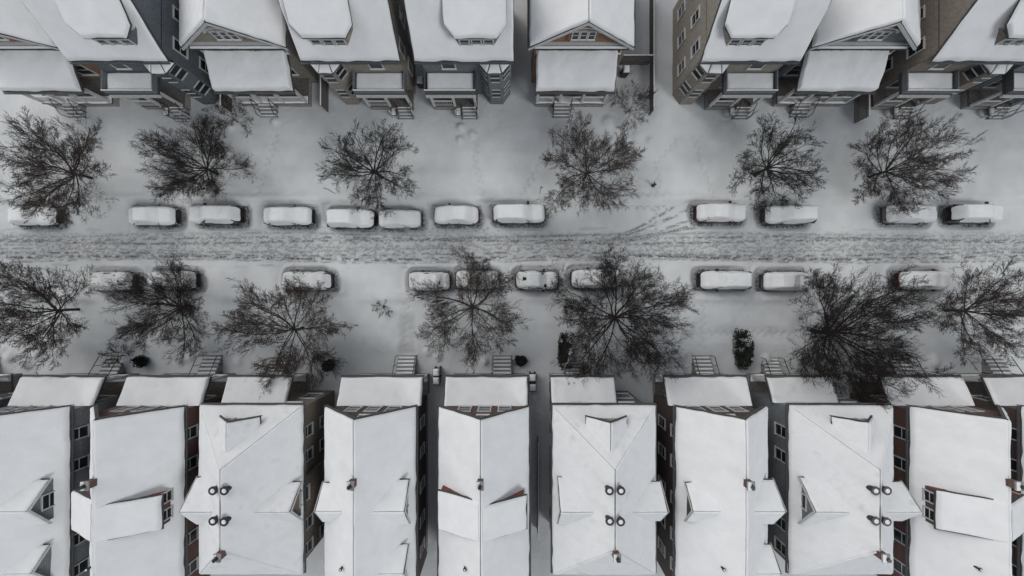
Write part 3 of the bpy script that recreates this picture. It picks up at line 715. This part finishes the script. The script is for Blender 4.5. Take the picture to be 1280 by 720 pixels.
fence(12.9,16.8,12.9,28,1.1); fence(2.35,-13.2,2.35,-22,1.6); fence(-15.7,-12,-15.7,-22); fence(12.4,-10.5,12.4,-22); fence(21.0,-12,21.0,-22); fence(-24.8,-12,-24.8,-22); fence(32.1,16,32.1,26); fence(-17.2,17,-17.2,26); fence(-26.2,17,-26.2,26)
fence(10.0,21.5,12.8,21.5)
def hydrant(x,y):
    e=empty('fire_hydrant',(x,y,0)); A=Acc(); A.cyl((x,y),.16,0,.06); A.cyl((x,y),.11,.06,.55); A.cyl((x,y),.14,.55,.6); A.cyl((x,y),.12,.6,.72,14,.04); A.cyl((x,y),.03,.72,.78,6)
    A.cyly((x,y,.42),.055,.36,10); A.box(x+.1,x+.18,y-.05,y+.05,.37,.47); A.cyl((x-.25,y+.1),.012,.0,1.3,6)
    new_obj('hydrant_body',A.V,A.F,M['hyd'],e); B=Acc(); B.cyl((x,y),.06,.78,.82,12,.03); new_obj('snow_cap',B.V,B.F,M['snow'],e)
hydrant(13.2,10.2)
def sign(x,y):
    e=empty('parking_sign',(x,y,0)); A=Acc(); A.cyl((x,y),.03,-.2,2.3,8); new_obj('post',A.V,A.F,M['metal'],e)
    B=Acc(); B.box(x-.15,x+.15,y-.045,y-.033,1.8,2.27); new_obj('panel',B.V,B.F,M['trim'],e)
sign(2.6,9.5); sign(-16.5,9.4); sign(23,9.5)
def bin_(x,y,m='black'):
    e=empty('garbage_bin',(x,y,0)); A=Acc()
    A.hexa([(x-.24,y-.26,.08),(x+.24,y-.26,.08),(x+.24,y+.26,.08),(x-.24,y+.26,.08),(x-.3,y-.33,.98),(x+.3,y-.33,.98),(x+.3,y+.33,.98),(x-.3,y+.33,.98)])
    A.box(x-.32,x+.32,y-.36,y+.36,.985,1.05); A.box(x-.25,x+.25,y+.36,y+.42,.93,.98)
    new_obj('bin_body',A.V,A.F,M[m],e); B=Acc()
    for sx in (-.22,.22): B.cyl((x+sx,y+.3),.09,0,.12,10)
    new_obj('wheels',B.V,B.F,M['rubber'],e)
    snow_slab('snow_cap',(x-.3,y-.34,1.05),(x+.3,y-.34,1.05),(x+.3,y+.34,1.05),(x-.3,y+.34,1.05),.18,M['snow'],e)
bin_(1.9,-7.6); bin_(1.9,-8.5); bin_(-6.9,-7.9); bin_(-6.9,-7.1,'gutter'); bin_(-8.4,19.5); bin_(10.4,20.5)

# ---------------------------------------------------------------- camera, light, world
cd_=bpy.data.cameras.new('camera'); co=bpy.data.objects.new('camera',cd_); S.collection.objects.link(co); S.camera=co
co.location=(0,0,CAMH); co.rotation_euler=(0,0,0); cd_.sensor_width=36; cd_.lens=13.5; cd_.shift_y=8/1280; cd_.clip_end=2000; cd_.clip_start=.1
w=bpy.data.worlds.new('World'); S.world=w; w.use_nodes=True; nt=w.node_tree; bg=nt.nodes['Background']
sky=nt.nodes.new('ShaderNodeTexSky'); sky.sky_type='NISHITA'; sky.sun_disc=False; sky.sun_elevation=math.radians(40); sky.sun_rotation=math.radians(-50)
sky.air_density=1; sky.dust_density=4
hs=nt.nodes.new('ShaderNodeHueSaturation'); hs.inputs['Saturation'].default_value=.33
nt.links.new(sky.outputs[0],hs.inputs['Color']); nt.links.new(hs.outputs[0],bg.inputs[0]); bg.inputs[1].default_value=.115
sd=bpy.data.lights.new('sun','SUN'); so=bpy.data.objects.new('sun',sd); S.collection.objects.link(so); sd.energy=1.1; sd.angle=math.radians(22); sd.color=(1,.98,.95)
so.rotation_euler=(math.radians(50),0,math.radians(50))
S.view_settings.view_transform='Standard'; S.view_settings.look='None'; S.view_settings.exposure=0
